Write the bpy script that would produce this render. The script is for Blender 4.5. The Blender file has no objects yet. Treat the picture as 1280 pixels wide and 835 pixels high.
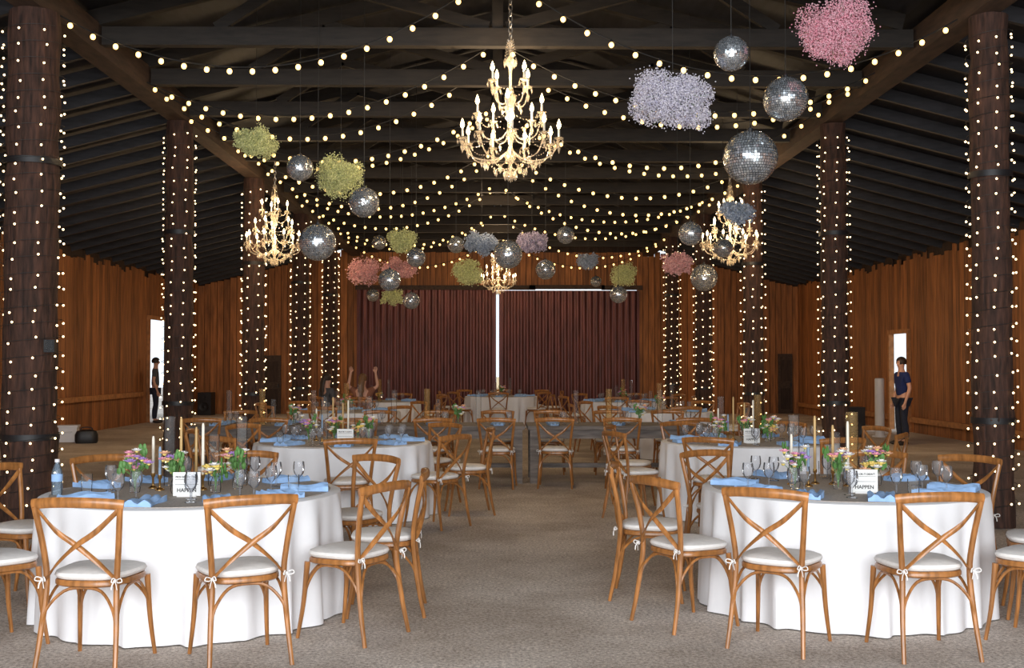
import bpy, math, random
from mathutils import Vector, Matrix
R_=random.Random(11)
rnd=R_.random
def ru(a,b): return a+(b-a)*rnd()
pi=math.pi; sin=math.sin; cos=math.cos
SC=bpy.context.scene; COL=SC.collection
SC.view_settings.view_transform='Standard'
F_=1400.0
# ---------------------------------------------------------------- camera
cam=bpy.data.cameras.new("camera"); cam.lens=F_/1280*36; cam.sensor_width=36; cam.clip_end=300
CO=bpy.data.objects.new("camera",cam); COL.objects.link(CO)
CO.location=(0,0,1.58)
CO.rotation_euler=(math.radians(90+1.53),0,math.radians(-0.74))
SC.camera=CO
CR=CO.rotation_euler.to_matrix()
def W(px,py,d):
    v=CR@Vector(((px-640)/F_,-(py-417.5)/F_,-1)); v*=d/v.y
    return Vector((v.x,v.y,v.z+1.58))
# ---------------------------------------------------------------- materials
def nt(name):
    m=bpy.data.materials.new(name); m.use_nodes=True
    t=m.node_tree; b=t.nodes['Principled BSDF']; return m,t,b
def M(name,col,rough=.5,metal=0,var=.15,scale=8,bump=0,stretch=(1,1,1),island=0,col2=None,em=None,es=0,trans=0,sub=0,detail=4):
    m,t,b=nt(name); N=t.nodes; L=t.links
    tc=N.new('ShaderNodeTexCoord'); mp=N.new('ShaderNodeMapping'); mp.inputs['Scale'].default_value=stretch
    L.new(tc.outputs['Object'],mp.inputs[0])
    no=N.new('ShaderNodeTexNoise'); no.inputs['Scale'].default_value=scale; no.inputs['Detail'].default_value=detail
    L.new(mp.outputs[0],no.inputs['Vector'])
    cr=N.new('ShaderNodeValToRGB')
    c1=[max(0,c*(1-var)) for c in col]; c2=[min(1,c*(1+var)) for c in (col2 or col)]
    cr.color_ramp.elements[0].color=(*c1,1); cr.color_ramp.elements[1].color=(*c2,1)
    cr.color_ramp.elements[0].position=.3; cr.color_ramp.elements[1].position=.7
    L.new(no.outputs['Fac'],cr.inputs[0]); out=cr.outputs[0]
    if island:
        g=N.new('ShaderNodeNewGeometry'); hs=N.new('ShaderNodeHueSaturation')
        mr=N.new('ShaderNodeMapRange'); mr.inputs[3].default_value=1-island; mr.inputs[4].default_value=1+island
        L.new(g.outputs['Random Per Island'],mr.inputs[0]); L.new(mr.outputs[0],hs.inputs['Value']); L.new(out,hs.inputs['Color']); out=hs.outputs[0]
    L.new(out,b.inputs['Base Color'])
    b.inputs['Roughness'].default_value=rough; b.inputs['Metallic'].default_value=metal
    b.inputs['Transmission Weight'].default_value=trans
    if bump:
        bp=N.new('ShaderNodeBump'); bp.inputs['Strength'].default_value=bump; bp.inputs['Distance'].default_value=.02
        L.new(no.outputs['Fac'],bp.inputs['Height']); L.new(bp.outputs[0],b.inputs['Normal'])
    if em:
        b.inputs['Emission Color'].default_value=(*em,1); b.inputs['Emission Strength'].default_value=es
        m.cycles.emission_sampling='NONE'
    return m
def glassmat(name,tint=(1,1,1),gl=.25,dens=0.0,dcol=(1,1,1),tl=0.0,ro=.12):
    m=bpy.data.materials.new(name); m.use_nodes=True; t=m.node_tree; N=t.nodes; L=t.links
    N.remove(N['Principled BSDF']); o=N['Material Output']
    tr=N.new('ShaderNodeBsdfTransparent'); tr.inputs[0].default_value=(*tint,1)
    g=N.new('ShaderNodeBsdfGlossy'); g.inputs['Roughness'].default_value=ro
    df=N.new('ShaderNodeBsdfDiffuse'); df.inputs[0].default_value=(*dcol,1)
    tn=N.new('ShaderNodeBsdfTranslucent'); tn.inputs[0].default_value=(*dcol,1)
    md=N.new('ShaderNodeMixShader'); md.inputs[0].default_value=tl
    L.new(df.outputs[0],md.inputs[1]); L.new(tn.outputs[0],md.inputs[2])
    mx0=N.new('ShaderNodeMixShader'); mx0.inputs[0].default_value=dens
    L.new(tr.outputs[0],mx0.inputs[1]); L.new(md.outputs[0],mx0.inputs[2])
    lw=N.new('ShaderNodeLayerWeight'); lw.inputs[0].default_value=gl
    mx=N.new('ShaderNodeMixShader'); L.new(lw.outputs['Fresnel'],mx.inputs[0]); L.new(mx0.outputs[0],mx.inputs[1]); L.new(g.outputs[0],mx.inputs[2])
    L.new(mx.outputs[0],o.inputs[0]); return m
chairw=M("chair_wood",(.35,.145,.042),.28,var=.38,scale=6,stretch=(6,6,1),island=.12)
cush=M("cushion_fabric",(.80,.77,.74),.9,var=.05,scale=30,bump=.1)
cloth=M("white_cloth",(.86,.86,.88),.85,var=.03,scale=5)
overlay=M("taupe_runner",(.44,.39,.35),.9,var=.2,scale=60)
bluecl=M("blue_napkin",(.32,.51,.82),.9,var=.12,scale=20)
barn=M("barn_boards",(.30,.112,.032),.7,var=.40,scale=2.0,stretch=(7,7,.7),island=.32,bump=.15,detail=6)
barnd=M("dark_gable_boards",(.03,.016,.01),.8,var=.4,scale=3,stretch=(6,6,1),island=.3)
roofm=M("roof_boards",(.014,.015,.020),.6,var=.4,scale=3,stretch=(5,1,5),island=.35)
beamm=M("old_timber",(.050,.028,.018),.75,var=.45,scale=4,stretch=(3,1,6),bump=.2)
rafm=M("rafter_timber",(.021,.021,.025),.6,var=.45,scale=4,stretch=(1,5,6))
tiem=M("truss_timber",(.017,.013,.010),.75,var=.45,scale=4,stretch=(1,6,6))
barkm=M("pole_bark",(.052,.023,.015),.85,var=.7,scale=4,stretch=(7,7,1),bump=1.0,detail=7)
redmet=M("maroon_metal",(.085,.022,.018),.4,var=.4,scale=2.5,stretch=(3,3,.4),metal=.5)
black=M("black_metal",(.012,.012,.014),.5)
blackp=M("black_plastic",(.015,.015,.017),.45)
whitep=M("white_plastic",(.75,.75,.78),.5,var=.03)
gold=M("gold_metal",(.75,.48,.18),.25,metal=1,var=.1)
chainm=M("silver_chain",(.6,.56,.5),.3,metal=.8)
crystal=glassmat("crystal",(1,.98,.94),.26,.26,(1,.90,.74),.5,.12)
armm=glassmat("crystal_arm_glass",(1,.97,.92),.3,.26,(1,.90,.75),.4,.15)
mirror=M("mirror_tile",(.82,.90,1.0),.16,metal=.80,var=.04,island=.32)
groutm=M("mirror_grout",(.03,.035,.04),.4,metal=.4)
wirem=M("wire",(.02,.02,.02),.6)
bulbw=M("warm_bulb",(1,.8,.5),.4,var=0,em=(1,.58,.17),es=3.8)
fairyb=M("fairy_bulb",(1,.8,.6),.4,var=0,em=(1,.70,.36),es=5)
flameb=M("flame_bulb",(1,.8,.5),.4,var=0,em=(1,.72,.36),es=12)
ivory=M("ivory_wax",(.80,.74,.62),.5,var=.04)
goldwax=M("gold_wax",(.50,.32,.12),.4,var=.1)
bluewax=M("blue_wax",(.25,.36,.5),.5,var=.05)
clear=glassmat("clear_glass",(.99,1,1),.13,.045,(.95,.97,1),.3,.05)
smoke=glassmat("cut_glass",(.93,.94,.96),.20,.11,(.88,.9,.95),.4,.06)
amber=glassmat("amber_glass",(1,.90,.72),.13,.15,(.95,.70,.36),.5,.08)
water=glassmat("bottle_plastic",(.75,.86,.95),.3,.15,(.6,.75,.9))
leafm=M("leaf",(.10,.24,.06),.6,var=.3)
greyw=M("weathered_table_wood",(.17,.145,.13),.7,var=.4,scale=4,stretch=(1,7,7),island=.25)
skinm=M("skin",(.62,.34,.24),.55,var=.06)
hairm=M("dark_hair",(.03,.018,.012),.6,var=.3,scale=40)
hairb=M("brown_hair",(.16,.08,.035),.6,var=.3,scale=40)
navy=M("navy_shirt",(.012,.025,.12),.9,var=.15)
jean=M("dark_jeans",(.02,.025,.045),.9,var=.2,scale=30)
greysh=M("grey_shirt",(.08,.08,.09),.9)
tansh=M("rust_top",(.25,.10,.06),.9)
shoem=M("shoe_leather",(.03,.02,.015),.5)
eyem=M("eye",(.02,.02,.02),.2)
inkm=M("ink",(.02,.02,.02),.7)
card=M("card",(.85,.85,.83),.7,var=.02)
petal={}
for n,c in dict(pink=(.88,.38,.52),peach=(.92,.52,.32),white=(.92,.9,.86),purple=(.5,.3,.7),yellow=(.92,.7,.2)).items():
    petal[n]=M(n+"_petal",c,.7,island=.2)
cloudm={}
for n,c,c2 in (("lilac",(.60,.57,.76),(.92,.90,.98)),("pink",(.88,.30,.42),(.97,.66,.73)),("green",(.55,.58,.20),(.88,.89,.50)),("blue",(.25,.32,.45),(.55,.62,.72)),("coral",(.68,.28,.26),(.88,.55,.50)),("mauve",(.42,.34,.48),(.68,.62,.74))):
    cloudm[n]=M(n+"_babys_breath",c,.8,col2=c2,scale=30,island=.25,var=.08)
# floor
m,t,b=nt("gravel_floor"); N=t.nodes;L=t.links; floorm=m
tc=N.new('ShaderNodeTexCoord')
n1=N.new('ShaderNodeTexNoise'); n1.inputs['Scale'].default_value=44; n1.inputs['Detail'].default_value=9; n1.inputs['Roughness'].default_value=.88
n2=N.new('ShaderNodeTexNoise'); n2.inputs['Scale'].default_value=.8; n2.inputs['Detail'].default_value=6; n2.inputs['Roughness'].default_value=.65
L.new(tc.outputs['Object'],n1.inputs['Vector']); L.new(tc.outputs['Object'],n2.inputs['Vector'])
c1=N.new('ShaderNodeValToRGB'); c1.color_ramp.elements[0].position=.40; c1.color_ramp.elements[1].position=.61
c1.color_ramp.elements[0].color=(.24,.195,.165,1); c1.color_ramp.elements[1].color=(1,.91,.82,1)
L.new(n1.outputs['Fac'],c1.inputs[0])
c2=N.new('ShaderNodeValToRGB'); c2.color_ramp.elements[0].color=(.70,.66,.62,1); c2.color_ramp.elements[1].color=(1,1,1,1); c2.color_ramp.elements[0].position=.40;c2.color_ramp.elements[1].position=.60
L.new(n2.outputs['Fac'],c2.inputs[0])
mx=N.new('ShaderNodeMixRGB'); mx.blend_type='MULTIPLY'; mx.inputs[0].default_value=1
L.new(c1.outputs[0],mx.inputs[1]); L.new(c2.outputs[0],mx.inputs[2]); L.new(mx.outputs[0],b.inputs['Base Color'])
b.inputs['Roughness'].default_value=.95
bp=N.new('ShaderNodeBump'); bp.inputs['Strength'].default_value=.5; bp.inputs['Distance'].default_value=.015
L.new(n1.outputs['Fac'],bp.inputs['Height']); L.new(bp.outputs[0],b.inputs['Normal'])
# ---------------------------------------------------------------- geometry
class G:
    def __init__(s): s.V=[];s.F=[];s.MI=[];s.mats=[]
    def add(s,VF,mat,T=None):
        V,F=VF
        if mat not in s.mats: s.mats.append(mat)
        k=s.mats.index(mat); o=len(s.V)
        s.V+=[tuple(T@Vector(v)) if T is not None else tuple(v) for v in V]
        s.F+=[tuple(i+o for i in f) for f in F]; s.MI+=[k]*len(F); return s
    def merge(s,g,T=None):
        for mi,mat in enumerate(g.mats):
            F=[f for f,k in zip(g.F,g.MI) if k==mi]
            s.add((g.V,F),mat,T)
        return s
    def mesh(s,name,smooth=True,ang=40):
        me=bpy.data.meshes.new(name); me.from_pydata(s.V,[],s.F)
        for m in s.mats: me.materials.append(m)
        me.polygons.foreach_set('material_index',s.MI)
        me.polygons.foreach_set('use_smooth',[smooth]*len(s.F))
        me.update()
        if smooth: me.set_sharp_from_angle(angle=math.radians(ang))
        return me
def one(VF,mat,name,smooth=True,T=None): return G().add(VF,mat,T).mesh(name,smooth)
def box(c,s,rot=None):
    V=[];
    for x in(-.5,.5):
        for y in(-.5,.5):
            for z in(-.5,.5):
                v=Vector((x*s[0],y*s[1],z*s[2]))
                if rot is not None: v=rot@v
                V.append(v+Vector(c))
    F=[(0,1,3,2),(4,6,7,5),(0,4,5,1),(2,3,7,6),(0,2,6,4),(1,5,7,3)]
    return V,F
def beam(a,b,w,h):
    a=Vector(a);b=Vector(b);d=b-a;l=d.length;d.normalize()
    up=Vector((0,0,1)) if abs(d.z)<.95 else Vector((0,1,0))
    s=d.cross(up).normalized();u=s.cross(d)
    rot=Matrix((d,s,u)).transposed()
    return box((a+b)/2,(l,w,h),rot)
def tube(path,r,n=8,flat=1.0,up=None,cap=True,closed=False):
    P=[Vector(p) for p in path];V=[];F=[];prev=None;m=len(P)
    for i,p in enumerate(P):
        if closed: t=(P[(i+1)%m]-P[i-1]).normalized()
        else: t=(P[min(i+1,m-1)]-P[max(i-1,0)]).normalized()
        if up is not None: a=Vector(up)
        elif prev is None: a=Vector((0,0,1)) if abs(t.z)<.9 else Vector((1,0,0))
        else: a=prev
        x=(a-t*a.dot(t)).normalized(); y=t.cross(x); prev=x
        ri=r[i] if isinstance(r,(list,tuple)) else r
        for k in range(n):
            g=2*pi*k/n; V.append(p+x*cos(g)*ri+y*sin(g)*ri*flat)
    for i in range(m if closed else m-1):
        j=(i+1)%m
        for k in range(n):
            k2=(k+1)%n; F.append((i*n+k,i*n+k2,j*n+k2,j*n+k))
    if cap and not closed:
        F.append(tuple(range(n-1,-1,-1))); F.append(tuple((m-1)*n+k for k in range(n)))
    return V,F
def cr(pts,sub=5):
    P=[Vector(p) for p in pts]; P=[P[0]*2-P[1]]+P+[P[-1]*2-P[-2]]; out=[]
    for i in range(1,len(P)-2):
        a,b,c,d=P[i-1:i+3]
        for k in range(sub):
            t=k/sub
            out.append(.5*((2*b)+(c-a)*t+(2*a-5*b+4*c-d)*t*t+(3*b-a-3*c+d)*t**3))
    out.append(P[-2]); return out
def lathe(prof,n=16,cx=0,cy=0,z0=0):
    V=[];F=[];m=len(prof)
    for (r,z) in prof:
        for k in range(n): V.append((cx+r*cos(2*pi*k/n),cy+r*sin(2*pi*k/n),z+z0))
    for i in range(m-1):
        for k in range(n):
            k2=(k+1)%n; F.append((i*n+k,i*n+k2,(i+1)*n+k2,(i+1)*n+k))
    if prof[0][0]>1e-4: F.append(tuple(range(n-1,-1,-1)))
    if prof[-1][0]>1e-4: F.append(tuple((m-1)*n+k for k in range(n)))
    return V,F
def openlathe(prof,n=16):
    V,F=lathe(prof,n); 
    return V,[f for f in F if len(f)==4 or n==4]
def ell(c,rx,ry,rz,nu=10,nv=7):
    V=[(c[0],c[1],c[2]-rz)];F=[]
    for j in range(1,nv):
        a=-pi/2+pi*j/nv
        for k in range(nu): V.append((c[0]+rx*cos(a)*cos(2*pi*k/nu),c[1]+ry*cos(a)*sin(2*pi*k/nu),c[2]+rz*sin(a)))
    V.append((c[0],c[1],c[2]+rz)); top=len(V)-1
    for k in range(nu):
        k2=(k+1)%nu
        F.append((0,1+k2,1+k)); F.append((top,top-nu+k,top-nu+k2))
        for j in range(nv-2):
            a=1+j*nu; F.append((a+k,a+k2,a+nu+k2,a+nu+k))
    return V,F
def octa(c,r,rz=None):
    rz=rz or r; x,y,z=c
    V=[(x+r,y,z),(x,y+r,z),(x-r,y,z),(x,y-r,z),(x,y,z+rz),(x,y,z-rz)]
    F=[(0,1,4),(1,2,4),(2,3,4),(3,0,4),(1,0,5),(2,1,5),(3,2,5),(0,3,5)]
    return V,F
def rings(outline,lv):
    n=len(outline);V=[];F=[]
    for s,z in lv:
        for x,y in outline: V.append((x*s,y*s,z))
    for i in range(len(lv)-1):
        for k in range(n):
            k2=(k+1)%n; F.append((i*n+k,i*n+k2,(i+1)*n+k2,(i+1)*n+k))
    F.append(tuple(range(n-1,-1,-1))); F.append(tuple((len(lv)-1)*n+k for k in range(n)))
    return V,F
def ob(name,data,loc=(0,0,0),rot=0,parent=None,label=None,cat=None,group=None,kind=None,scale=None):
    o=bpy.data.objects.new(name,data); COL.objects.link(o); o.location=loc
    if isinstance(rot,(int,float)): o.rotation_euler=(0,0,rot)
    else: o.rotation_euler=rot
    if scale is not None: o.scale=(scale,)*3 if isinstance(scale,(int,float)) else scale
    if parent: o.parent=parent
    if label: o["label"]=label
    if cat: o["category"]=cat
    if group: o["group"]=group
    if kind: o["kind"]=kind
    return o
def thing(name,parts,loc,rot,label,cat,group=None,scale=None):
    e=ob(name,None,loc,rot,None,label,cat,group,scale=scale); e.empty_display_size=.1
    for p in parts:
        o=ob(p[0],p[1],p[2] if len(p)>2 and p[2] is not None else (0,0,0),p[3] if len(p)>3 and p[3] is not None else 0,e)
        if len(p)>4 and p[4]: 
            for k,v in p[4].items(): o[k]=v
    return e
def struct(name,me,**k):
    return ob(name,me,kind="structure",**k)
XW=9.5; YF=35.6; Y0=-3.0; SL=.2526
def roofz(x): return 6.6-SL*abs(x)
# ---------------------------------------------------------------- shell
struct("floor",one(box((0,30,-.05),(70,90,.1)),floorm,"floor",False))
def boards(axis,pos,a,b,zb,zt,mat,g,w=.2,th=.03,jag=.1):
    u=a
    while u<b-.01:
        ww=min(w*ru(.85,1.15),b-u); z0=zb(u+ww/2); z1=zt(u+ww/2)+ru(-jag,0)
        o=ru(-.006,.006)
        if z1>z0:
            if axis=='y': g.add(box((pos+o,u+ww/2,(z0+z1)/2),(th,ww-.016,z1-z0)),mat)
            else: g.add(box((u+ww/2,pos+o,(z0+z1)/2),(ww-.016,th,z1-z0)),mat)
        u+=ww
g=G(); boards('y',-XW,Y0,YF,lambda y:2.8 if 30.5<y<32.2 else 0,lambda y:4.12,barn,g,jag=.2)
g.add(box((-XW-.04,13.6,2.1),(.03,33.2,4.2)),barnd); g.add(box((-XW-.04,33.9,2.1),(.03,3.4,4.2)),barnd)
struct("wall_left",g.mesh("wall_left",False))
g=G(); boards('y',XW+.1,Y0,YF,lambda y:2.3 if 25.95<y<27.1 else 0,lambda y:4.12,barn,g,jag=.2)
g.add(box((XW+.14,11.45,2.1),(.03,28.9,4.2)),barnd); g.add(box((XW+.14,31.35,2.1),(.03,8.4,4.2)),barnd)
struct("wall_right",g.mesh("wall_right",False))
g=G(); 
boards('x',YF,-XW,XW+.1,lambda x:3.97 if -4.45<x<4.5 else 0,lambda x:5.15 if abs(x)<4.6 else roofz(x)-.15,barn,g,jag=.03)
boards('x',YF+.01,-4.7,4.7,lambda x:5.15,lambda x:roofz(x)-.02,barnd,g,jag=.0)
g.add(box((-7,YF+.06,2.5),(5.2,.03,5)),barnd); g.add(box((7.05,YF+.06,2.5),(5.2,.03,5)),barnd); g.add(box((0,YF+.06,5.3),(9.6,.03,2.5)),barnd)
struct("wall_back",g.mesh("wall_back",False))
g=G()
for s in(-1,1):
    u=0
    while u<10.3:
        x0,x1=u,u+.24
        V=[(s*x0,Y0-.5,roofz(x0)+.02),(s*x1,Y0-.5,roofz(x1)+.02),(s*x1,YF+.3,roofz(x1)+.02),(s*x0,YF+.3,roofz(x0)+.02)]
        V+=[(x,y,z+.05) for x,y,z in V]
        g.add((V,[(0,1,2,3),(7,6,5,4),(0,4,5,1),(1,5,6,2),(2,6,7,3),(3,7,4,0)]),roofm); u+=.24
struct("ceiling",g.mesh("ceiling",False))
n=1
def trim(me,name=None):
    global n
    struct("trim_%d"%n,me); n+=1
trim(one(box((-XW-.1,16.3,4.15),(.05,39,.6)),barnd,"trim",False)); trim(one(box((XW+.2,16.3,4.15),(.05,39,.6)),barnd,"trim",False))  # dark strips added behind the eave gaps to keep sky light out
girt=M("girt_wood",(.42,.18,.06),.7,var=.3)
trim(one(box((-XW+.06,13.5,.78),(.09,33,.12)),girt,"trim",False))
trim(one(box((-XW+.06,33.9,.78),(.09,3.2,.12)),girt,"trim",False))
trim(one(box((XW+.04,31.3,.3),(.09,8.2,.12)),girt,"trim",False))
trim(one(box((XW+.04,11.4,.3),(.09,28.7,.12)),girt,"trim",False))
for sx,ya,yb,h in((-XW+.03,30.45,32.25,2.8),(XW+.07,25.9,27.15,2.3)):
    g=G(); g.add(box((sx,ya,h/2),(.12,.1,h)),girt); g.add(box((sx,yb,h/2),(.12,.1,h)),girt); g.add(box((sx,(ya+yb)/2,h+.05),(.12,yb-ya+.1,.1)),girt)
    trim(g.mesh("trim",False))
def corr(x0,x1,z1):
    V=[];F=[];N_=int((x1-x0)/.02)
    for i in range(N_+1):
        x=x0+(x1-x0)*i/N_; y=.010*max(-.5,min(.5,sin(2*pi*x/.2)))*2
        V+=[(x,y,.03),(x,y,z1)]
    for i in range(N_): F.append((2*i,2*i+2,2*i+3,2*i+1))
    g=G().add((V,F),redmet)
    w=.08
    for xx in(x0+w/2,x1-w/2): g.add(box((xx,-.04,z1/2+.01),(w,.05,z1-.03)),redmet)
    for zz in(.1,z1*.5,z1-.06): g.add(box(((x0+x1)/2,.05,zz),(x1-x0,.05,.1)),redmet)
    return g.mesh("door",True,)
struct("door_1",corr(-4.45,-.045,3.95),loc=(0,YF-.08,0)); struct("door_2",corr(.045,4.5,3.91),loc=(0,YF-.08,0))
trim(one(box((-1.65,YF-.1,4.0),(5.7,.14,.14)),beamm,"trim",False)); trim(one(box((3.95,YF-.1,4.0),(1.3,.14,.14)),beamm,"trim",False))
trim(one(box((2.2,YF-.1,4.02),(2.4,.14,.13)),beamm,"trim",False))
def plain_door(x,w,h):
    g=G().add(box((0,0,h/2),(w,.05,h)),beamm)
    for zz in(.25*h,.72*h): g.add(box((0,-.03,zz),(w*.7,.02,h*.35)),barnd)
    g.add(box((w*.38,-.06,h*.48),(.03,.06,.12)),black); return g.mesh("door",False)
struct("door_3",plain_door(0,.6,1.85),loc=(-7.15,YF-.06,0)); struct("door_4",plain_door(0,.45,1.9),loc=(9.15,YF-.06,0))
# ---------------------------------------------------------------- roof structure
for s,xx in((-1,-4.5),(1,4.76)):
    me=one(box((0,0,0),(.26,38.5,.32)),beamm,"beam",False)
    ob("longitudinal_beam",me,(xx,16.3,5.16),label="heavy dark timber beam running along the post tops",cat="beam",group="longitudinal roof beams")
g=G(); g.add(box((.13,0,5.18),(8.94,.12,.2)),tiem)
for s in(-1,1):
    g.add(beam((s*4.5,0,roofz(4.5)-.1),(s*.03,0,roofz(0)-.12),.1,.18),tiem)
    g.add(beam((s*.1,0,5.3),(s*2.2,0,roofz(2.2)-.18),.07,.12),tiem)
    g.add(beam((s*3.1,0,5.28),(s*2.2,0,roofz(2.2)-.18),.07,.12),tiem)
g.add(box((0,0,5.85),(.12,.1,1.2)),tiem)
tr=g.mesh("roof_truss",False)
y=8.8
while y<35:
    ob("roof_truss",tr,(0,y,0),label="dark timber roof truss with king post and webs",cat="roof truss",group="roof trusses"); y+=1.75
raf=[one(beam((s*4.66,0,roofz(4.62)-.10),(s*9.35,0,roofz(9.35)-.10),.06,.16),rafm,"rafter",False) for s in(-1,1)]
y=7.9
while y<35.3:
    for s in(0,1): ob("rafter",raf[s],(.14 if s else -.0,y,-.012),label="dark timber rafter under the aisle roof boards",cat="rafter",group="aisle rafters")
    y+=.88
# ---------------------------------------------------------------- posts
PY=[10.9,15.85,20.7,25.6,30.2]
posts=[(-4.52,PY[0],.245)]+[(-4.5,y,.195) for y in PY[1:]]+[(x,y,.185) for x,y in zip((4.84,4.79,4.74,4.72,4.72),PY)]
fb=one(ell((0,0,0),.0115,.0115,.0115,6,4),fairyb,"bulb"); 
for i,(x,y,r) in enumerate(posts):
    N_=24;H=5.0
    path=[(ru(-.008,.008),ru(-.008,.008),H*k/N_) for k in range(N_+1)]
    rr=[r*(1.05-.1*k/N_)*ru(.95,1.05) for k in range(N_+1)]
    V,F=tube(path,rr,18); V=[v+Vector((v.x,v.y,0))*ru(-.035,.035) for v in V]
    parts=[("shaft",one((V,F),barkm,"shaft"))]
    st=one(openlathe([(r*1.1,0),(r*1.12,.0),(r*1.12,.06),(r*1.1,.06)],24),black,"strap")
    for zz in ((.85,3.5) if i in(0,) else (1.0,3.4)): parts.append(("strap",st,(0,0,zz)))
    thing("timber_post",parts,(x,y,0),0,("thick" if i==0 else "dark")+" round timber post with metal straps, wrapped in fairy lights","post","barn posts")
    near=y<16
    turns=30 if near else 24; RR=r*1.12+.012
    wp=[(RR*cos(2*pi*k/14),RR*sin(2*pi*k/14),.1+4.75*k/(14*turns)) for k in range(14*turns)]
    parts=[("wire",one(tube(wp,.003,4),wirem,"wire"))]
    pts=[]
    nb=turns*8
    for k in range(nb):
        a=2*pi*((k+.5)/8)+ (k//8)*.012+ru(-.07,.07); pts.append((RR*1.03*cos(a),RR*1.03*sin(a),.12+4.7*k/nb+ru(-.035,.035)))
    pts.sort(key=lambda p:p[1])
    if near:
        for p in pts[:100]: parts.append(("bulb",fb,p))
        rest=pts[100:]
    else: rest=pts
    sc=1.0 if near else 1.25
    g=G()
    for p in rest: g.add(ell(p,.0115*sc,.0115*sc,.0115*sc,5,4),fairyb)
    parts.append(("bulbs",g.mesh("bulbs"),None,None,{"kind":"stuff"}))
    thing("fairy_light_string",parts,(x,y,0),0,"warm white fairy lights wound around a timber post","fairy lights","post fairy lights")
# ---------------------------------------------------------------- festoon strings
def fbulb(r): return G().add(ell((0,0,-.045),r,r,r*1.1,10,8),bulbw).add(lathe([(.012,-.022),(.014,0),(.008,.01)],8),black).mesh("bulb")
sb=fbulb(.0265)
YS=[11.0,12.6,14.2,15.6,17.1,18.8,20.6,22.4,24.4,26.6,29,31.6]
for i,yy in enumerate(YS):
    for s in(-1,1):
        x1=-4.35 if s<0 else 4.6
        z0=5.45 if i%2==0 else 5.2; z1=5.10 
        y1=yy+ru(-.2,.2)+(1.1 if i%3==1 else 0)
        a=Vector((s*.05,yy,z0)); b_=Vector((x1,y1,z1+ru(-.1,.12))); sag=ru(.55,.85)
        n_=19; P=[]
        for k in range(n_*2+1):
            t_=k/(n_*2); p=a.lerp(b_,t_); p.z-=sag*4*t_*(1-t_); P.append(p)
        parts=[("cable",one(tube([p-a for p in P],.007,4),wirem,"cable"))]
        for k in range(1,n_*2,2): parts.append(("bulb",sb,P[k]-a))
        thing("festoon_light_string",parts,a,0,"sagging festoon string of glowing warm globe bulbs","string lights","festoon strings")
# ---------------------------------------------------------------- chandelier
def chandelier_parts():
    P=[]
    P.append(("column",one(lathe([(.0,.08),(.03,.1),(.02,.14),(.05,.18),(.07,.24),(.04,.28),(.016,.34),(.04,.42),(.02,.5),(.014,.6),(.035,.68),(.045,.78),(.02,.84),(.045,.9),(.016,.97),(.014,1.1),(.025,1.2),(.05,1.26),(.02,1.3),(.014,1.4),(.035,1.46),(.0,1.5)],16),crystal,"column")))
    tiers=[(9,.52,.40,.28,0),(5,.36,.66,.50,.3),(4,.24,1.0,.88,.1)]
    sleeve=one(lathe([(.012,0),(.012,.10)],8),ivory,"candle_sleeve"); 
    flame=one(lathe([(0,0),(.016,.012),(.024,.036),(.016,.070),(.0,.11)],8),flameb,"bulb")
    bob=one(lathe([(.0,-.02),(.02,-.012),(.05,.005),(.053,.012),(.015,.004),(.012,.012)],12),crystal,"bobeche")
    cg=G()
    def drop(p,l=.05): cg.add(octa((p[0],p[1],p[2]-l*.5),l*.20,l*.5),crystal)
    def garland(a,b,sag,k,r=.0085):
        a=Vector(a);b=Vector(b)
        for i in range(k+1):
            t_=i/k;p=a.lerp(b,t_); p.z-=sag*4*t_*(1-t_); cg.add(octa(p,r),crystal)
    allc=[]
    for (n_,R,zc,zb,off) in tiers:
        tc_=[]
        for k in range(n_):
            a=2*pi*k/n_+off; c,s=cos(a),sin(a)
            path=cr([(c*.03,s*.03,zb),(c*R*.35,s*R*.35,zb-.10),(c*R*.8,s*R*.8,zb-.07),(c*R,s*R,zc-.02)],5)
            P.append(("arm",one(tube(path,.0075,6),armm,"arm")))
            P.append(("bobeche",bob,(c*R,s*R,zc)))
            P.append(("candle_sleeve",sleeve,(c*R,s*R,zc+.005)))
            P.append(("bulb",flame,(c*R,s*R,zc+.105)))
            tc_.append(Vector((c*R,s*R,zc)))
            for q in range(5):
                b=2*pi*q/5; drop((c*R+.05*cos(b),s*R+.05*sin(b),zc-.0),.065)
            drop((c*R,s*R,zc-.03),.13); drop((c*R*.6,s*R*.6,zb-.09),.10)
        for k in range(n_): 
            garland(tc_[k],tc_[(k+1)%n_],.09,11)
        allc.append(tc_)
    for k in range(9):
        a=2*pi*k/9
        garland((.28*cos(a),.28*sin(a),.19),(.04*cos(a),.04*sin(a),.09),.05,9,.010)
        drop((.28*cos(a),.28*sin(a),.19),.10); drop((.17*cos(a),.17*sin(a),.11),.10)
        drop((.06*cos(a),.06*sin(a),.08),.12)
        if k%3==0: garland((.05*cos(a),.05*sin(a),.74),allc[0][k],.16,14)
    for k in range(6):
        a=2*pi*k/6+.3; garland((.06*cos(a),.06*sin(a),1.28),(.03*cos(a),.03*sin(a),1.48),-.01,7); drop((.06*cos(a),.06*sin(a),1.28),.10)
        drop((.05*cos(a),.05*sin(a),.9),.10)
    cg.add(ell((0,0,.04),.035,.035,.04,10,8),crystal); drop((0,0,0),.06)
    P.append(("crystals",cg.mesh("crystals",False),None,None,{"kind":"stuff"}))
    return P
CP=chandelier_parts()
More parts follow.
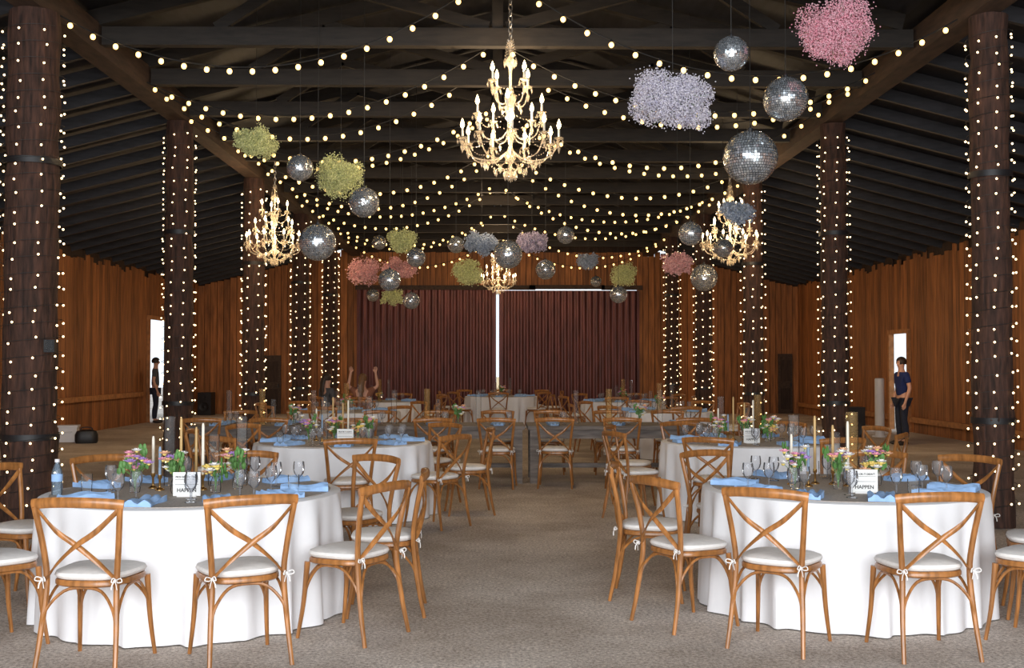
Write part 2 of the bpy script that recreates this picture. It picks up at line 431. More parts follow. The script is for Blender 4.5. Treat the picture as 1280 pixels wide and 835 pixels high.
def chandelier(x,y,z,ztop,label,s=1,en=90):
    g=G(); k=0; zz=1.49
    L_=(ztop-z)/s
    while zz<L_:
        a=[(.022*cos(q*pi/4) if k%2 else 0,0 if k%2 else .022*cos(q*pi/4),zz+.035+.040*sin(q*pi/4)) for q in range(8)]
        g.add(tube(a,.007,5,closed=True),chainm); zz+=.062; k+=1
    thing("chandelier",CP+[("chain",g.mesh("chain"))],(x,y,z),ru(0,1),label,"chandelier","crystal chandeliers",s)
    for dz,e in((.30,.25),(.62,.45),(1.12,.3)):
        for da in(0,2.1,4.2):
            l=bpy.data.lights.new("chandelier_glow",'POINT'); l.energy=en*e/3; l.color=(1,.72,.42); l.shadow_soft_size=.015
            o=ob("chandelier_glow",l,(x+.18*cos(da+dz),y+.18*sin(da+dz),z+dz*s))
p=W(638,222,11.9); chandelier(p.x,p.y,p.z,roofz(p.x)-.1,"large tiered crystal chandelier with glowing candle bulbs",1.0,100)
for px,py,d in((343,330,19.3),(913,330,19.3)):
    p=W(px,py,d); chandelier(p.x,p.y,p.z,roofz(p.x),"crystal chandelier hanging by the side beam",.92,75)
p=W(623,367,32); chandelier(p.x,p.y,p.z,roofz(p.x)-.1,"crystal chandelier near the barn doors",.95,60)
# ---------------------------------------------------------------- mirror balls
def ballmesh(n):
    g=G(); g.add(ell((0,0,0),.97,.97,.97,32,20),groutm); q=[]
    for j in range(n):
        a0=-pi/2+pi*(j+.08)/n; a1=-pi/2+pi*(j+.92)/n; am=(a0+a1)/2
        k_=max(4,int(2*n*cos(am)))
        for k in range(k_):
            b0=2*pi*(k+.08)/k_; b1=2*pi*(k+.92)/k_; t1,t2=ru(-.008,.008),ru(-.008,.008)
            V=[]
            for (a,b,e) in((a0,b0,t1),(a0,b1,t2),(a1,b1,-t1),(a1,b0,-t2)):
                r=1.0+e; V.append((r*cos(a)*cos(b),r*cos(a)*sin(b),r*sin(a)))
            q.append(V)
    VV=[];FF=[]
    for V in q: o=len(VV); VV+=V; FF.append((o,o+1,o+2,o+3))
    g.add((VV,FF),mirror); me=g.mesh("ball",False); return me
BM=ballmesh(30); BMs=ballmesh(18)
capm=one(lathe([(.12,.96),(.12,1.08),(.05,1.1),(.03,1.2)],12),black,"cap")
def mball(px,py,rpx,dia):
    d=F_*dia/(2*rpx); p=W(px,py,d); r=dia/2
    e=thing("mirror_ball",[("ball",BM if rpx>15 else BMs),("cap",capm)],p,(0,0,ru(0,6)),("large" if dia>.45 else "small" if dia<.35 else "medium")+" silver mirrored disco ball hanging on a wire","disco ball","mirror balls",r)
    L_=(roofz(p.x)-p.z+.018)/r
    ob("wire",one(tube([(0,0,1.1),(0,0,L_)],.0035/r,5),wirem,"wire"),parent=e)
for a in ((914,67,22,.3),(982,124,28,.4),(938,197,34,.5),(397,303,23,.4),(455,253,19,.35),(375,210,16.5,.3),(635,318,18,.4),(487,350,14,.3),(514,376,10.5,.3),(863,292,15,.3),(880,347,17,.5),(707,294,11,.3),(682,337,12.5,.35),(570,306,10.5,.3),(520,322,12,.3),(773,368,11,.35),(904,310,12,.3),(745,352,7,.3),(466,369,8,.3),(474,303,9,.3)): mball(*a)
# ---------------------------------------------------------------- flower clouds
def cloud(px,py,wpx,hpx,wid,colr):
    d=F_*wid/wpx; p=W(px,py,d); h=wid*hpx/wpx; n_=int((12500 if wpx>80 else 9000 if wpx>50 else 4000)*wid*wid/.5)
    fr=.0064 if wpx>80 else .008 if wpx>50 else .012
    NS=34
    subs=[]
    for k in range(NS):
        a=2*pi*k*.381966; rr=math.sqrt((k+.5)/NS); r=ru(.11,.24)*h
        subs.append((Vector((cos(a)*rr*(wid/2*1.08-r),sin(a)*rr*(wid/2*1.08-r)*.8,ru(-1,1)*(h/2*1.05-r)*math.sqrt(max(0,1-rr*rr*.5)))),r*1.1))
    tot=sum(r*r for c,r in subs)
    VV=[];FF=[]
    for c,r in subs:
        for k in range(int(n_*r*r/tot)):
            v=Vector((R_.gauss(0,1),R_.gauss(0,1),R_.gauss(0,1))).normalized()*r*(.3+.7*rnd()**.5)*(1+.5*rnd() if rnd()<.18 else 1)
            V,F=octa(c+v,fr*ru(.7,1.3)); o=len(VV); VV+=V; FF+=[tuple(i+o for i in f) for f in F]
    st=G()
    for k in range(120 if wpx>50 else 30):
        c,r=subs[k%NS]; v=c+Vector((R_.gauss(0,1),R_.gauss(0,1),R_.gauss(0,1))).normalized()*r
        st.add(tube([(0,0,-.0),tuple(v*.5+Vector((ru(-.02,.02),0,ru(0,.03)))),tuple(v)],.0014,3),leafm)
    e=thing("flower_cloud",[("blossoms",one((VV,FF),cloudm[colr],"blossoms",False),None,None,{"kind":"stuff"}),("stems",st.mesh("stems"),None,None,{"kind":"stuff"}),
       ("wire",one(tube([(0,0,0),(0,0,roofz(p.x)-p.z+.018)],.003,5),wirem,"wire"))],p,0,"%s baby's breath flower cloud hanging on a wire"%{'green':'yellow-green','blue':'dusty blue'}.get(colr,colr),"hanging flowers","flower clouds")
for a in ((841,125,108,84,.75,'lilac'),(1045,40,96,82,.66,'pink'),(320,180,58,42,.55,'green'),(426,221,62,54,.6,'green'),(922,266,46,30,.5,'blue'),(602,305,44,32,.6,'blue'),(665,302,42,28,.6,'mauve'),(503,302,38,32,.5,'green'),(455,340,42,36,.6,'coral'),(500,335,46,28,.65,'coral'),(585,340,40,36,.6,'green'),(490,371,30,22,.5,'green'),(847,330,42,32,.5,'coral'),(735,327,28,22,.5,'blue'),(780,345,34,32,.6,'green')): cloud(*a)
# ---------------------------------------------------------------- chairs
def seat_outline(k=1):
    o=[]
    for i in range(36):
        a=2*pi*i/36; c,s=cos(a),sin(a); e=.62
        y=.2*math.copysign(abs(s)**e,s); x=(.205+.09*y)*math.copysign(abs(c)**e,c); o.append((x*k,y*k))
    return o
def chair_parts():
    P=[]
    for s in(-1,1):
        pth=cr([(s*.215,-.265,0),(s*.202,-.225,.2),(s*.188,-.195,.45),(s*.2,-.205,.62),(s*.228,-.25,.85)],5)
        P.append(("leg",G().add(tube(pth,[.012+.0045*min(1,i/8) for i in range(len(pth))],8),chairw)))
    for s in(-1,1):
        pth=cr([(s*.215,.215,0),(s*.2,.185,.2),(s*.19,.165,.44)],5)
        P.append(("leg",G().add(tube(pth,[.011+.006*i/10 for i in range(len(pth))],8),chairw)))
    b=G()
    b.add(tube(cr([(-.245,-.243,.862),(-.14,-.272,.874),(0,-.285,.878),(.14,-.272,.874),(.245,-.243,.862)],5),.027,8,.42,up=(0,0,1)),chairw)
    for s in(-1,1):
        b.add(tube(cr([(s*.222,-.246-.004*s,.84),(s*.11,-.262-.006*s,.73),(0,-.258-.007*s,.655),(-s*.11,-.232-.006*s,.56),(-s*.187,-.198-.004*s,.475)],5),.0145,6,.45,up=(s*.6,0,.8)),chairw)
    P.append(("backrest",b))
    P.append(("seat",G().add(rings(seat_outline(),[(.95,.432),(1,.44),(1,.458),(.97,.466)]),chairw)))
    br=G(); zt=.428
    for s in(-1,1): br.add(tube(cr([(s*.204,-.228,.2),(s*.197,-.19,.32),(s*.19,-.1,.41),(s*.185,0,zt),(s*.185,.09,.41),(s*.193,.155,.32),(s*.203,.188,.2)],4),.0085,6),chairw)
    for yy,a in((.188,.203),(-.228,.204)):
        y2=yy*.8
        br.add(tube(cr([(-a,yy,.2),(-a*.88,yy*.95,.32),(-a*.5,y2,.41),(0,y2*.95,zt),(a*.5,y2,.41),(a*.88,yy*.95,.32),(a,yy,.2)],4),.0085,6),chairw)
    P.append(("brace",br))
    P.append(("cushion",G().add(rings(seat_outline(),[(.9,.466),(.985,.474),(1.02,.488),(.99,.502),(.85,.513),(.5,.52)]),cush)))
    for s in(-1,1):
        t=G(); c=Vector((s*.195,-.212,.478))
        for q in(-1,1):
            lp=cr([c,c+Vector((s*.01+q*.02,-.018,.012)),c+Vector((s*.01+q*.028,-.02,-.004)),c+Vector((q*.014,-.018,-.009)),c],4)
            t.add(tube(lp,.003,5),cush)
            t.add(tube(cr([c+Vector((0,-.018,0)),c+Vector((q*.01,-.026,-.02)),c+Vector((q*.015,-.026,-.045))],4),.0035,5,.5),cush)
        t.add(ell(c+Vector((0,-.02,0)),.008,.008,.008,6,5),cush)
        P.append(("cushion_tie",t))
    return P
CHP=chair_parts()
CHM=[(nm,g.mesh(nm)) for nm,g in CHP]
gg=G()
for nm,g in CHP: gg.merge(g)
CHF=gg.mesh("dining_chair")
CL="honey-brown cross-back wooden dining chair with white tied cushion"
def chair(x,y,rot,near,grp):
    if near: return thing("dining_chair",CHM,(x,y,0),rot,CL,"chair",grp)
    return ob("dining_chair",CHF,(x,y,0),rot,None,CL,"chair",grp)
def face(x,y,cx,cy): return math.atan2(-(cx-x),(cy-y))
# ---------------------------------------------------------------- tables
def cloth_mesh(R):
    n_=256; V=[];F=[]
    ph=[ru(0,6) for _ in range(6)]
    def fold(a):
        v=.55*sin(19*a+ph[0]+1.6*sin(3*a+ph[2]))+.3*sin(31*a+ph[1]+sin(5*a))+.25*sin(11*a+ph[3])
        return v
    lv=[(R*.6,.762,0),(R*.985,.762,0),(R*1.0,.756,0)]+[(R+.004+.022*t,.75-.742*t,t) for t in [i/15 for i in range(1,16)]]
    for r,z,t in lv:
        for k in range(n_):
            a=2*pi*k/n_; f=fold(a); rr=r+(.045*t**.5*f if t>0 else 0); a2=a+.028*t*cos(19*a+ph[0]); V.append((rr*cos(a2),rr*sin(a2),z))
    for i in range(len(lv)-1):
        for k in range(n_):
            k2=(k+1)%n_; F.append((i*n_+k,(i+1)*n_+k,(i+1)*n_+k2,i*n_+k2))
    F.append(tuple(range(n_)))
    return one((V,F),cloth,"tablecloth")
def disc(R,z0,z1,n_=64): return lathe([(R*.995,z0),(R,z0+.001),(R,z1)],n_)
gob=one(openlathe([(.0,0),(.033,.002),(.034,.005),(.006,.012),(.005,.06),(.012,.066),(.03,.085),(.038,.11),(.038,.135),(.034,.165)],12),smoke,"goblet",False)
wgl=one(openlathe([(.0,0),(.032,.001),(.036,.11)],14),clear,"tumbler")
def cylv(r,h,mat): return one(openlathe([(0,.002),(r,.001),(r,h),(r-.003,h)],20),mat,"vase")
cylA=cylv(.036,.46,clear); cylB=cylv(.036,.34,clear); cylC=cylv(.042,.48,amber); 
def napkin():
    V=[];F=[];nx,ny=10,14; ph=ru(0,6)
    for top in(0,1):
        for i in range(nx+1):
            for j in range(ny+1):
                u=i/nx-.5;v=j/ny-.5
                x=u*(.15+.06*v)*(1+.1*sin(7*v+ph)); y=v*.30; z=.006+(.020+.013*sin(14*u+ph+3*v)+.007*sin(9*v+ph)) if top else .001
                V.append((x,y,z))
    m_=(nx+1)*(ny+1)
    for i in range(nx):
        for j in range(ny):
            a=i*(ny+1)+j; F.append((a,a+1,a+ny+2,a+ny+1)); F.append((m_+a,m_+a+ny+1,m_+a+ny+2,m_+a+1))
    for i in range(nx):
        for j in(0,ny):
            a=i*(ny+1)+j; b=a+ny+1; F.append((a,b,b+m_,a+m_) if j==0 else (b,a,a+m_,b+m_))
    for j in range(ny):
        for i in(0,nx):
            a=i*(ny+1)+j; b=a+1; F.append((b,a,a+m_,b+m_) if i==0 else (a,b,b+m_,a+m_))
    return one((V,F),bluecl,"napkin")
NAP=[napkin() for _ in range(4)]
def taper(h,wax):
    return [("candlestick",one(lathe([(.03,0),(.03,.006),(.008,.02),(.007,.07),(.014,.08),(.014,.1),(.01,.1)],12),gold,"candlestick")),
            ("candle",one(lathe([(.010,.09),(.0095,h-.02),(.006,h)],10),wax,"candle")),("wick",one(tube([(0,0,h-.003),(0,.002,h+.012)],.0012,4),inkm,"wick"))]
TP=[taper(.34,ivory),taper(.46,goldwax),taper(.40,goldwax),taper(.28,bluewax),taper(.43,ivory)]
def blossom(c,r,mat,g):
    c=Vector(c); g.add(ell(c,r*.4,r*.4,r*.4,6,5),petal['yellow'])
    for lay,(cnt,tilt,rr) in enumerate(((7,.35,1),(5,.9,.7))):
        for k in range(cnt):
            a=2*pi*k/cnt+lay*.4; T=Matrix.Translation(c)@Matrix.Rotation(a,4,'Z')@Matrix.Rotation(-tilt,4,'Y')
            g.add(ell((r*rr*.6,0,0),r*rr*.55,r*rr*.38,r*.14,6,4),mat,T)
def bouquet(cols,h=.2,spread=.085,k_=18):
    jar=openlathe([(0,0),(.03,.001),(.034,.03),(.032,.07),(.022,.09),(.024,.1)],14)
    f=G();s=G()
    for k in range(k_):
        a=ru(0,6.28);r=spread*math.sqrt(rnd()); c=(r*cos(a),r*sin(a),h*ru(.65,1.25))
        if k%5==3: 
            for q in range(7): s.add(ell((c[0]+ru(-.02,.02),c[1]+ru(-.02,.02),c[2]+ru(-.04,.03)),.014,.008,.024,5,4),leafm)
        else: blossom(c,ru(.022,.038),petal[cols[k%len(cols)]],f)
        s.add(tube(cr([(0,0,.01),(c[0]*.2,c[1]*.2,.1),c],3),.0018,4),leafm)
    return [("jar",one(jar,clear,"jar")),("blossoms",f.mesh("blossoms")),("stems",s.mesh("stems"))]
BQ=[bouquet(['pink','peach','white','purple']),bouquet(['yellow','white','peach'],.17,.07,14),bouquet(['purple','pink','white'],.22,.09,20)]
def textmesh(tx,sz):
    c=bpy.data.curves.new("lettering",'FONT'); c.body=tx; c.size=sz; c.align_x='CENTER'; c.extrude=.0004; c.offset=.0005
    o=bpy.data.objects.new("tmp",c); COL.objects.link(o); bpy.context.view_layer.update()
    me=bpy.data.meshes.new_from_object(o.evaluated_get(bpy.context.evaluated_depsgraph_get())); me.name="lettering"
    me.materials.clear(); me.materials.append(inkm)
    bpy.data.objects.remove(o); return me
TXT=[(textmesh("PICS OR IT DIDN'T",.016),.116),(textmesh("HAPPEN",.032),.03)]
def sign(x,y,z,rot,grp):
    w,h=.165,.145
    e=thing("table_sign",[("frame",G().add(box((0,0,h/2+.005),(w,.012,h)),card).add(box((0,.02,.006),(w*.7,.07,.012)),card).mesh("frame",False))],(x,y,z),rot,"white card table sign with black capital lettering","sign",grp)
    for me,zz in TXT: ob("lettering",me,(0,-.0075,zz),(pi/2,0,0),e)
    ob("border",G().add(box((0,-.0065,.106),(w*.85,.001,.002)),inkm).add(box((0,-.0065,.075),(w*.85,.001,.002)),inkm).mesh("border",False),parent=e)
TZ=.768
def round_table(cx,cy,R,near,idx,chairs=None,nch=8,off=0,flowers=True):
    parts=[("tablecloth",cloth_mesh(R)),("runner",one(disc(R*.93,.7625,TZ),overlay,"runner")),
      ("pedestal",G().add(lathe([(.3,.0),(.3,.03),(.06,.06),(.05,.7)],16),black).add(lathe([(R*.97,.72),(R*.97,.75)],48),greyw).mesh("pedestal"))]
    thing("round_table",parts,(cx,cy,0),0,"round banquet table with floor-length white tablecloth and taupe runner","table","round tables")
    if chairs is None:
        chairs=[]
        for k in range(nch):
            a=2*pi*k/nch+off+ru(-.07,.07); r=1.26+ru(0,.06)+(R-.92); chairs.append((cx+r*cos(a),cy+r*sin(a)))
    for x,y in chairs:
        chair(x,y,face(x,y,cx,cy)+ru(-.12,.12),near,"chairs around table %d"%idx)
        a=math.atan2(y-cy,x-cx); rr=R*.93-.155
        ob("napkin",NAP[int(rnd()*4)],(cx+rr*cos(a),cy+rr*sin(a),TZ),a-pi/2+ru(-.3,.3),None,"folded pale blue cloth napkin on the table","napkin","napkins")
        a2=a+.36; rr=R*.56
        ob("goblet",gob,(cx+rr*cos(a2),cy+rr*sin(a2),TZ),0,None,"clear cut-glass goblet on the table","glass","goblets")
        a2=a+.36; rr=R*.72
        if near: 
            q=rnd()<.7
            ob("goblet" if q else "tumbler",gob if q else wgl,(cx+rr*cos(a2),cy+rr*sin(a2),TZ),0,None,"clear drinking glass beside a place setting","glass","glasses")
    if near:
        for k,(dx,dy) in enumerate(((-.30,.12),(-.13,.16),(-.02,.12),(-.22,-.0),(.05,.02))):
            thing("candlestick_with_candle",TP[k],(cx+dx,cy+dy,TZ),0,"slim %s taper candle in a gold candlestick"%("ivory" if k in(0,4) else "blue" if k==3 else "gold"),"candle","centrepiece candles")
        for k,(dx,dy) in enumerate(((-.07,-.16),(.17,-.13),(-.34,-.12),(.26,.08))):
            thing("bouquet_vase",BQ[k%3],(cx+dx,cy+dy,TZ),ru(0,6),"small glass jar of %s blossoms"%("pink, peach and purple","yellow and white","purple and pink")[k%3],"flowers","centrepiece flowers")
        for k,(dx,dy) in enumerate(((.05,.30),(-.24,.28))):
            ob("glass_cylinder_vase",(cylB,cylA)[k],(cx+dx,cy+dy,TZ),0,None,"clear glass cylinder vase in the centrepiece","vase","cylinder vases")
        ob("glass_cylinder_vase",cylC if cx>0 else cylA,(cx+(.24 if cx<0 else .16),cy+.28,TZ),0,None,"tall glass cylinder vase","vase","cylinder vases")
    else:
        for k in range(3):
            a=2.1*k+ru(0,.8); ob("glass_cylinder_vase",(cylA,cylB,cylC)[k],(cx+.22*cos(a),cy+.22*sin(a),TZ),0,None,"tall glass cylinder vase in a centrepiece","vase","cylinder vases")
        thing("bouquet_vase",BQ[idx%3],(cx,cy,TZ),0,"small glass jar of mixed blossoms","flowers","centrepiece flowers")
round_table(-1.95,7.25,.93,True,1,[(-2.11,6.0),(-1.39,6.08),(-.86,6.6),(-.73,7.22),(-1.06,8.2),(-1.95,8.53),(-2.78,8.22),(-3.17,7.6),(-2.84,6.38)])
round_table(2.28,7.42,.91,True,2,[(1.60,6.35),(2.33,6.19),(1.16,6.87),(1.05,7.66),(3.43,7.05),(3.10,6.42),(2.85,8.55),(1.75,8.6),(3.32,8.15)])
sign(-1.90,6.90,TZ,.05,"table signs"); sign(2.30,7.02,TZ,-.08,"table signs")
round_table(-1.62,11.8,.92,True,3,off=.1); round_table(2.65,11.8,.92,True,4,off=.3)
sign(-1.55,11.45,TZ,0,"table signs"); sign(2.6,11.45,TZ,0,"table signs")
i=5
pt_ch=[]
for k in range(5): a=-.35+k*.83; pt_ch.append((-2.6+1.28*cos(a),24.6+1.28*sin(a)))
pt_ch+=[(-2.78,23.2),(-3.58,23.58)]
for x,y in((-2.6,19.4),(2.8,19.4),(-2.6,24.6),(2.75,24.6),(.1,28.4)):
    round_table(x,y,.92,False,i,off=.4+i,nch=8,chairs=pt_ch if (x==-2.6 and y==24.6) else None); i+=1
bt=[("bottle",one(openlathe([(0,0),(.032,.002),(.033,.04),(.031,.06),(.033,.08),(.033,.14),(.02,.18),(.013,.195),(.013,.205)],14),water,"bottle")),
    ("cap",one(lathe([(.015,.203),(.015,.222)],12),whitep,"cap")),("label_band",one(openlathe([(.0335,.085),(.0335,.085),(.0335,.13)],14),bluecl,"band"))]
thing("water_bottle",bt,(-2.73,7.0,TZ),0,"clear plastic water bottle with blue band","bottle")
def farm(L_):
    g=G()
    for k in range(5): g.add(box((0,-.4+.2*k,.735),(L_,.194,.05)),greyw)
    top=g.mesh("table_top",False)
    P=[("table_top",top),("apron",G().add(box((0,-.42,.65),(L_-.2,.03,.12)),greyw).add(box((0,.42,.65),(L_-.2,.03,.12)),greyw).add(box((0,0,.2),(L_-.25,.06,.06)),greyw).mesh("apron",False))]
    lg=one(box((0,0,.355),(.12,.12,.71)),greyw,"leg",False)
    for sx in(-1,1):
        for sy in(-1,1): P.append(("leg",lg,(sx*(L_/2-.09),sy*.41,0)))
    return P
for x,L_ in((-3.1,1.98),(-.86,2.44),(1.62,2.44)):
    thing("farmhouse_table",farm(L_),(x,15.3,0),0,"weathered grey wooden farmhouse table, bare top","table","farmhouse tables")
    k=-L_/2+.35
    while k<L_/2:
        chair(x+k,14.42+ru(-.06,.06),ru(-.2,.2),True,"chairs at the farmhouse tables")
        chair(x+k,16.2+ru(-.05,.05),pi+ru(-.15,.15),False,"chairs at the farmhouse tables")
        for s in(-1,1):
            ob("napkin",NAP[int(rnd()*4)],(x+k,15.3+s*.3,.76),ru(-.2,.2),None,"folded pale blue cloth napkin on the table","napkin","napkins")
            ob("goblet",gob,(x+k+.15,15.3+s*.17,.76),0,None,"clear cut-glass goblet on the table","glass","goblets")
        k+=.87
    for dx,mm in((-.55,cylA),(-.1,cylC),(.05,cylB),(.6,cylA)):
        ob("glass_cylinder_vase",mm,(x+dx,15.3,.76),0,None,"tall glass cylinder vase on the farmhouse table","vase","cylinder vases")
    thing("bouquet_vase",BQ[0],(x+.32,15.32,.76),0,"small glass jar of pink and peach blossoms","flowers","centrepiece flowers")
# ---------------------------------------------------------------- people
def skin(name,pts,edges,root,mat,parent,sub=2,extra=None):
    keys=list(pts); idx={k:i for i,k in enumerate(keys)}
    me=bpy.data.meshes.new(name); me.from_pydata([pts[k][0] for k in keys],[(idx[a],idx[b]) for a,b in edges],[])
    me.materials.append(mat)
    o=ob(name,me,parent=parent)
    md=o.modifiers.new("Skin",'SKIN'); md.use_smooth_shade=True
    if not me.skin_vertices: return o
    for k in keys:
        sv=me.skin_vertices[0].data[idx[k]]; r=pts[k][1]; sv.radius=r if isinstance(r,tuple) else (r,r); sv.use_root=(k==root)
    s=o.modifiers.new("Sub",'SUBSURF'); s.levels=sub; s.render_levels=sub
    return o
def person(loc,rot,label,seated,armsup,shirt,pants,hair,longhair=False,s=1.0):
    dz=-.37 if seated else 0
    e=ob("person",None,loc,rot,None,label,"person",scale=s)
    z=lambda v:v+dz
    B={'pel':((0,0,z(.95)),(.135,.10)),'sp':((0,0,z(1.12)),(.12,.09)),'ch':((0,0,z(1.32)),(.15,.10)),'nk':((0,0,z(1.47)),.055),'hb':((0,.01,z(1.545)),.06),
       'hc':((0,.02,z(1.63)),(.078,.092)),'ht':((0,.012,z(1.70)),(.06,.07)),'nose':((0,.118,z(1.615)),.012)}
    E=[('pel','sp'),('sp','ch'),('ch','nk'),('nk','hb'),('hb','hc'),('hc','ht'),('hc','nose')]
    for sx,q in((-1,'l'),(1,'r')):
        B['ear'+q]=((sx*.082,.01,z(1.62)),.014); E.append(('hc','ear'+q))
        if seated: J=[((sx*.1,.06,.56),.085),((sx*.13,.38,.54),.06),((sx*.13,.39,.30),.055),((sx*.13,.36,.1),.038),((sx*.14,.47,.045),.035)]
        else: J=[((sx*.095,0,.86),.088),((sx*.1,.02,.5),.058),((sx*.105,-.01,.33),.056),((sx*.105,-.02,.1),.038),((sx*.12,.11,.045),.035)]
        prev='pel'
        for i,(c,r) in enumerate(J): B['g%d%s'%(i,q)]=(c,r); E.append((prev,'g%d%s'%(i,q))); prev='g%d%s'%(i,q)
        if armsup: A=[((sx*.17,0,z(1.40)),.05),((sx*.31,.03,z(1.49)),.038),((sx*.27,.04,z(1.72)),.026),((sx*.26,.045,z(1.79)),(.034,.018))]; dr=Vector((0,.01,1)); 
        elif seated: A=[((sx*.17,0,z(1.40)),.055),((sx*.22,.04,z(1.14)),.042),((sx*.15,.24,z(1.10)),.028),((sx*.12,.31,z(1.08)),(.036,.018))]; dr=Vector((0,1,-.1))
        else: A=[((sx*.17,0,z(1.40)),.055),((sx*.235,-.04,1.13),.042),((sx*.23,.05,.89),.028),((sx*.225,.07,.81),(.018,.036))]; dr=Vector((0,.25,-1))
        prev='ch'
        for i,(c,r) in enumerate(A): B['a%d%s'%(i,q)]=(c,r); E.append((prev,'a%d%s'%(i,q))); prev='a%d%s'%(i,q)
        pc=Vector(A[3][0]); dr.normalize(); side=Vector((1,0,0)) if (armsup or seated) else Vector((0,1,0))
        for f in range(4):
            o=(f-1.5)*.02; L_=(.06,.075,.07,.05)[f]
            b1=pc+dr*.035+side*o; b2=b1+dr*L_*.6+Vector((0,.004,0)); b3=b2+dr*L_*.4+Vector((0,.014,0))
            for j,bb in enumerate((b1,b2,b3)): B['f%d%d%s'%(f,j,q)]=(tuple(bb),.009-.001*j)
            E+=[('a3'+q,'f%d0%s'%(f,q)),('f%d0%s'%(f,q),'f%d1%s'%(f,q)),('f%d1%s'%(f,q),'f%d2%s'%(f,q))]
        tb=pc+side*(-sx*.04 if (armsup or seated) else .04)+dr*.01; B['t0'+q]=(tuple(tb),.010); B['t1'+q]=(tuple(tb+dr*.04+side*(-sx*.012 if (armsup or seated) else .012)),.009); E+=[('a3'+q,'t0'+q),('t0'+q,'t1'+q)]
    skin("body",B,E,'pel',skinm,e)
    Sh={'a':((0,0,z(.93)),(.155,.12)),'b':((0,0,z(1.12)),(.14,.108)),'c':((0,0,z(1.32)),(.168,.118)),'d':((0,0,z(1.44)),(.085,.075))}; SE=[('a','b'),('b','c'),('c','d')]
    Pn={'p':((0,0,z(.93)),(.145,.112))}; PE=[]
    for q in 'lr':
        a0=Vector(B['a0'+q][0]);a1=Vector(B['a1'+q][0]); Sh['s'+q]=(tuple(a0),.07); Sh['t'+q]=(tuple(a0.lerp(a1,.7)),.062); SE+=[('c','s'+q),('s'+q,'t'+q)]
        prev='p'
        for i in range(4): c,r=B['g%d%s'%(i,q)]; Pn['k%d%s'%(i,q)]=(c,r+.012+(.01 if i>1 else 0)); PE.append((prev,'k%d%s'%(i,q))); prev='k%d%s'%(i,q)
        c=Vector(B['g4'+q][0]); 
        ob("shoe",G().add(ell((c.x,c.y-.04,.045),.05,.14,.045,12,8),shoem).mesh("shoe"),parent=e)
    skin("shirt",Sh,SE,'a',shirt,e); skin("trousers",Pn,PE,'p',pants,e)
    hg=G(); V,F=ell((0,0,0),.092,.108,.105,16,12); V2=[Vector(v) for v in V]
    keep=[f for f in F if not all(V2[i].y>.045 and V2[i].z<.045 for i in f) and not all(V2[i].z<-.05 for i in f)]
    hg.add(([(v.x,v.y+.005,v.z+z(1.655)) for v in V2],keep),hair)
    if longhair: hg.add(tube(cr([(0,-.06,z(1.68)),(0,-.11,z(1.55)),(0,-.12,z(1.38)),(0,-.12,z(1.28))],4),[.07]*5+[.06]*4+[.04]*4,10,.6,up=(1,0,0)),hair)
    ob("hair",hg.mesh("hair"),parent=e)
    for sx in(-1,1): ob("eye",one(ell((sx*.03,.1,z(1.64)),.011,.008,.008,8,6),eyem,"eye"),parent=e)
    ob("mouth",one(ell((0,.104,z(1.575)),.022,.008,.005,8,5),petal['pink'],"mouth"),parent=e)
p=W(1128,560,21.8)
person((p.x,p.y,0),math.radians(100),"person in navy t-shirt and dark jeans standing near the barn wall",False,False,navy,jean,hairm,False,.98)
person((-9.15,30.1,0),math.radians(-75),"person in grey shirt standing beside the open side door",False,False,greysh,jean,hairm)
person((-2.78,23.14,.0),face(-2.78,23.2,-2.6,24.6),"person seated at a table with both arms raised",True,True,tansh,jean,hairb,True,1.0)
person((-3.58,23.53,0),face(-3.58,23.58,-2.6,24.6),"dark-haired person in grey shirt seated at a table",True,False,greysh,jean,hairm,True)
# ---------------------------------------------------------------- small things in aisles
def crate(w,d,h,mat,lid): 
    g=G().add(box((0,0,h/2),(w,d,h)),mat); return [("body",g.mesh("body",False)),("lid",one(box((0,0,h+.02),(w+.04,d+.04,.04)),lid,"lid",False)),("handle",one(tube([(-.08,-d/2-.01,h*.7),(-.08,-d/2-.04,h*.7),(.08,-d/2-.04,h*.7),(.08,-d/2-.01,h*.7)],.01,6),lid,"handle"))]
thing("cooler",crate(.35,.3,.3,whitep,whitep),(-8.7,22.9,0),.2,"small white cooler box on the gravel by the wall","cooler")
bag=G().add(rings([(.22*math.copysign(abs(cos(2*pi*k/24))**.6,cos(2*pi*k/24)),.13*math.copysign(abs(sin(2*pi*k/24))**.6,sin(2*pi*k/24))) for k in range(24)],[(.9,0),(1,.05),(1,.17),(.85,.24),(.4,.27)]),blackp)
thing("duffel_bag",[("body",bag.mesh("body")),("strap",one(tube(cr([(-.12,0,.25),(-.08,0,.31),(.08,0,.31),(.12,0,.25)],5),.010,6),black,"strap"))],(-8.2,22.5,0),.3,"black duffel bag on the gravel","bag")
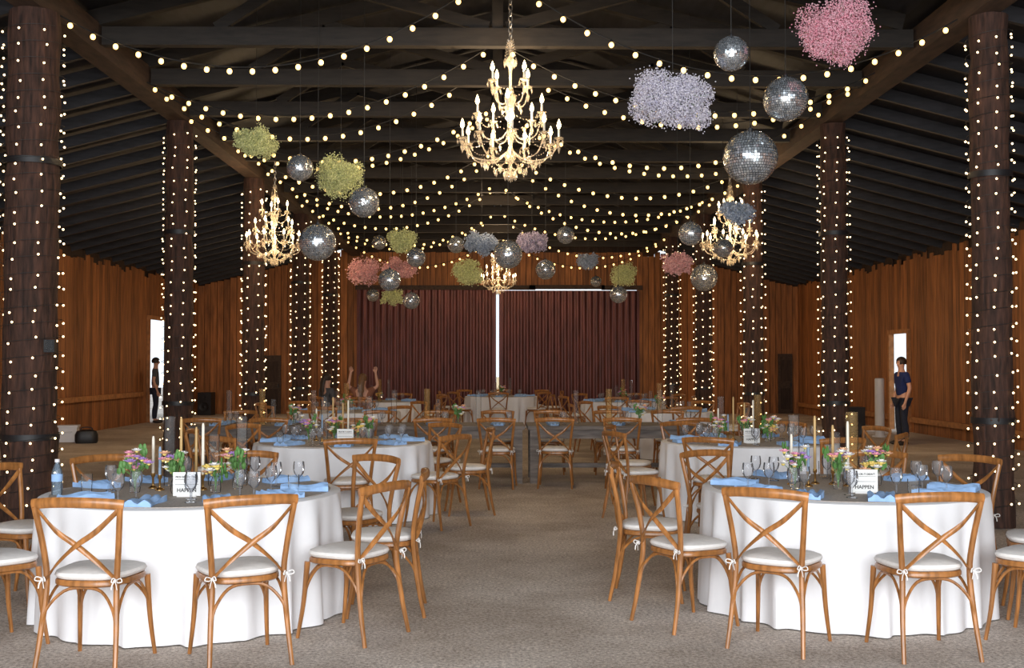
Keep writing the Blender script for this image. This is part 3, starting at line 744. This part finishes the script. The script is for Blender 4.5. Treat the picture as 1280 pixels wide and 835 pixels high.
def speaker():
    g=G().add(box((0,0,.35),(.42,.4,.7)),blackp)
    return [("cabinet",g.mesh("cabinet",False)),("woofer",one(lathe([(.15,0),(.15,.02),(.12,.01),(.03,-.0),(.0,.015)],20),black,"woofer"),(0,-.2,.26),(pi/2,0,0)),("tweeter",one(lathe([(.06,0),(.06,.02),(.02,.01),(.0,.015)],16),black,"tweeter"),(0,-.2,.56),(pi/2,0,0))]
thing("loudspeaker",speaker(),(7.25,22.9,0),.1,"black loudspeaker cabinet standing on the gravel","speaker")
thing("loudspeaker",speaker(),(-9.0,34.8,0),-.1,"black loudspeaker cabinet by the barn wall","speaker")
thing("white_cylinder_stand",[("post",one(lathe([(.10,.03),(.10,1.25),(.08,1.27)],16),whitep,"post")),("foot",one(lathe([(.16,0),(.16,.03)],16),whitep,"foot"))],(8.28,24.2,0),0,"tall white cylindrical stand near the side door","stand")
for x,y,z in((-4.24,10.72,1.75),):
    thing("floodlight",[("housing",one(box((0,-.05,0),(.1,.06,.12)),blackp,"housing",False)),("lens",one(box((0,-.083,0),(.08,.006,.1)),clear,"lens",False))],(x,y,z),0,"small black floodlight fixed to a timber post","light")
# ---------------------------------------------------------------- lighting
w=bpy.data.worlds.new("world"); SC.world=w; w.use_nodes=True
w.node_tree.nodes['Background'].inputs[0].default_value=(.84,.92,1,1); w.node_tree.nodes['Background'].inputs[1].default_value=1.3
def area(loc,rot,sx,sy,e,c):
    l=bpy.data.lights.new("daylight",'AREA'); l.shape='RECTANGLE'; l.size=sx; l.size_y=sy; l.energy=e; l.color=c
    ob("daylight",l,loc,rot)
area((0,-2.4,2.6),(math.radians(80),0,0),10,3.8,1280,(.96,.98,1))
def pt(x,y,z,e,c=(1,.72,.45),r=.03):
    l=bpy.data.lights.new("fill_light",'POINT'); l.energy=e; l.color=c; l.shadow_soft_size=r; ob("fill_light",l,(x,y,z))
for y in(14,19,24,29): pt(-.0,y,4.5,45)  # unseen fill points, standing in for the light of the festoon bulbs
for y in(20.5,26.5,32.3):
    for s in(-1,1): pt(s*7.0,y,2.1,38,(1,.68,.38))  # added wall-wash points with no fixture, brightening the aisle boards
for s in(-1,1): pt(s*2.4,32,3.8,30)  # added fill points with no fixture, in front of the barn doors
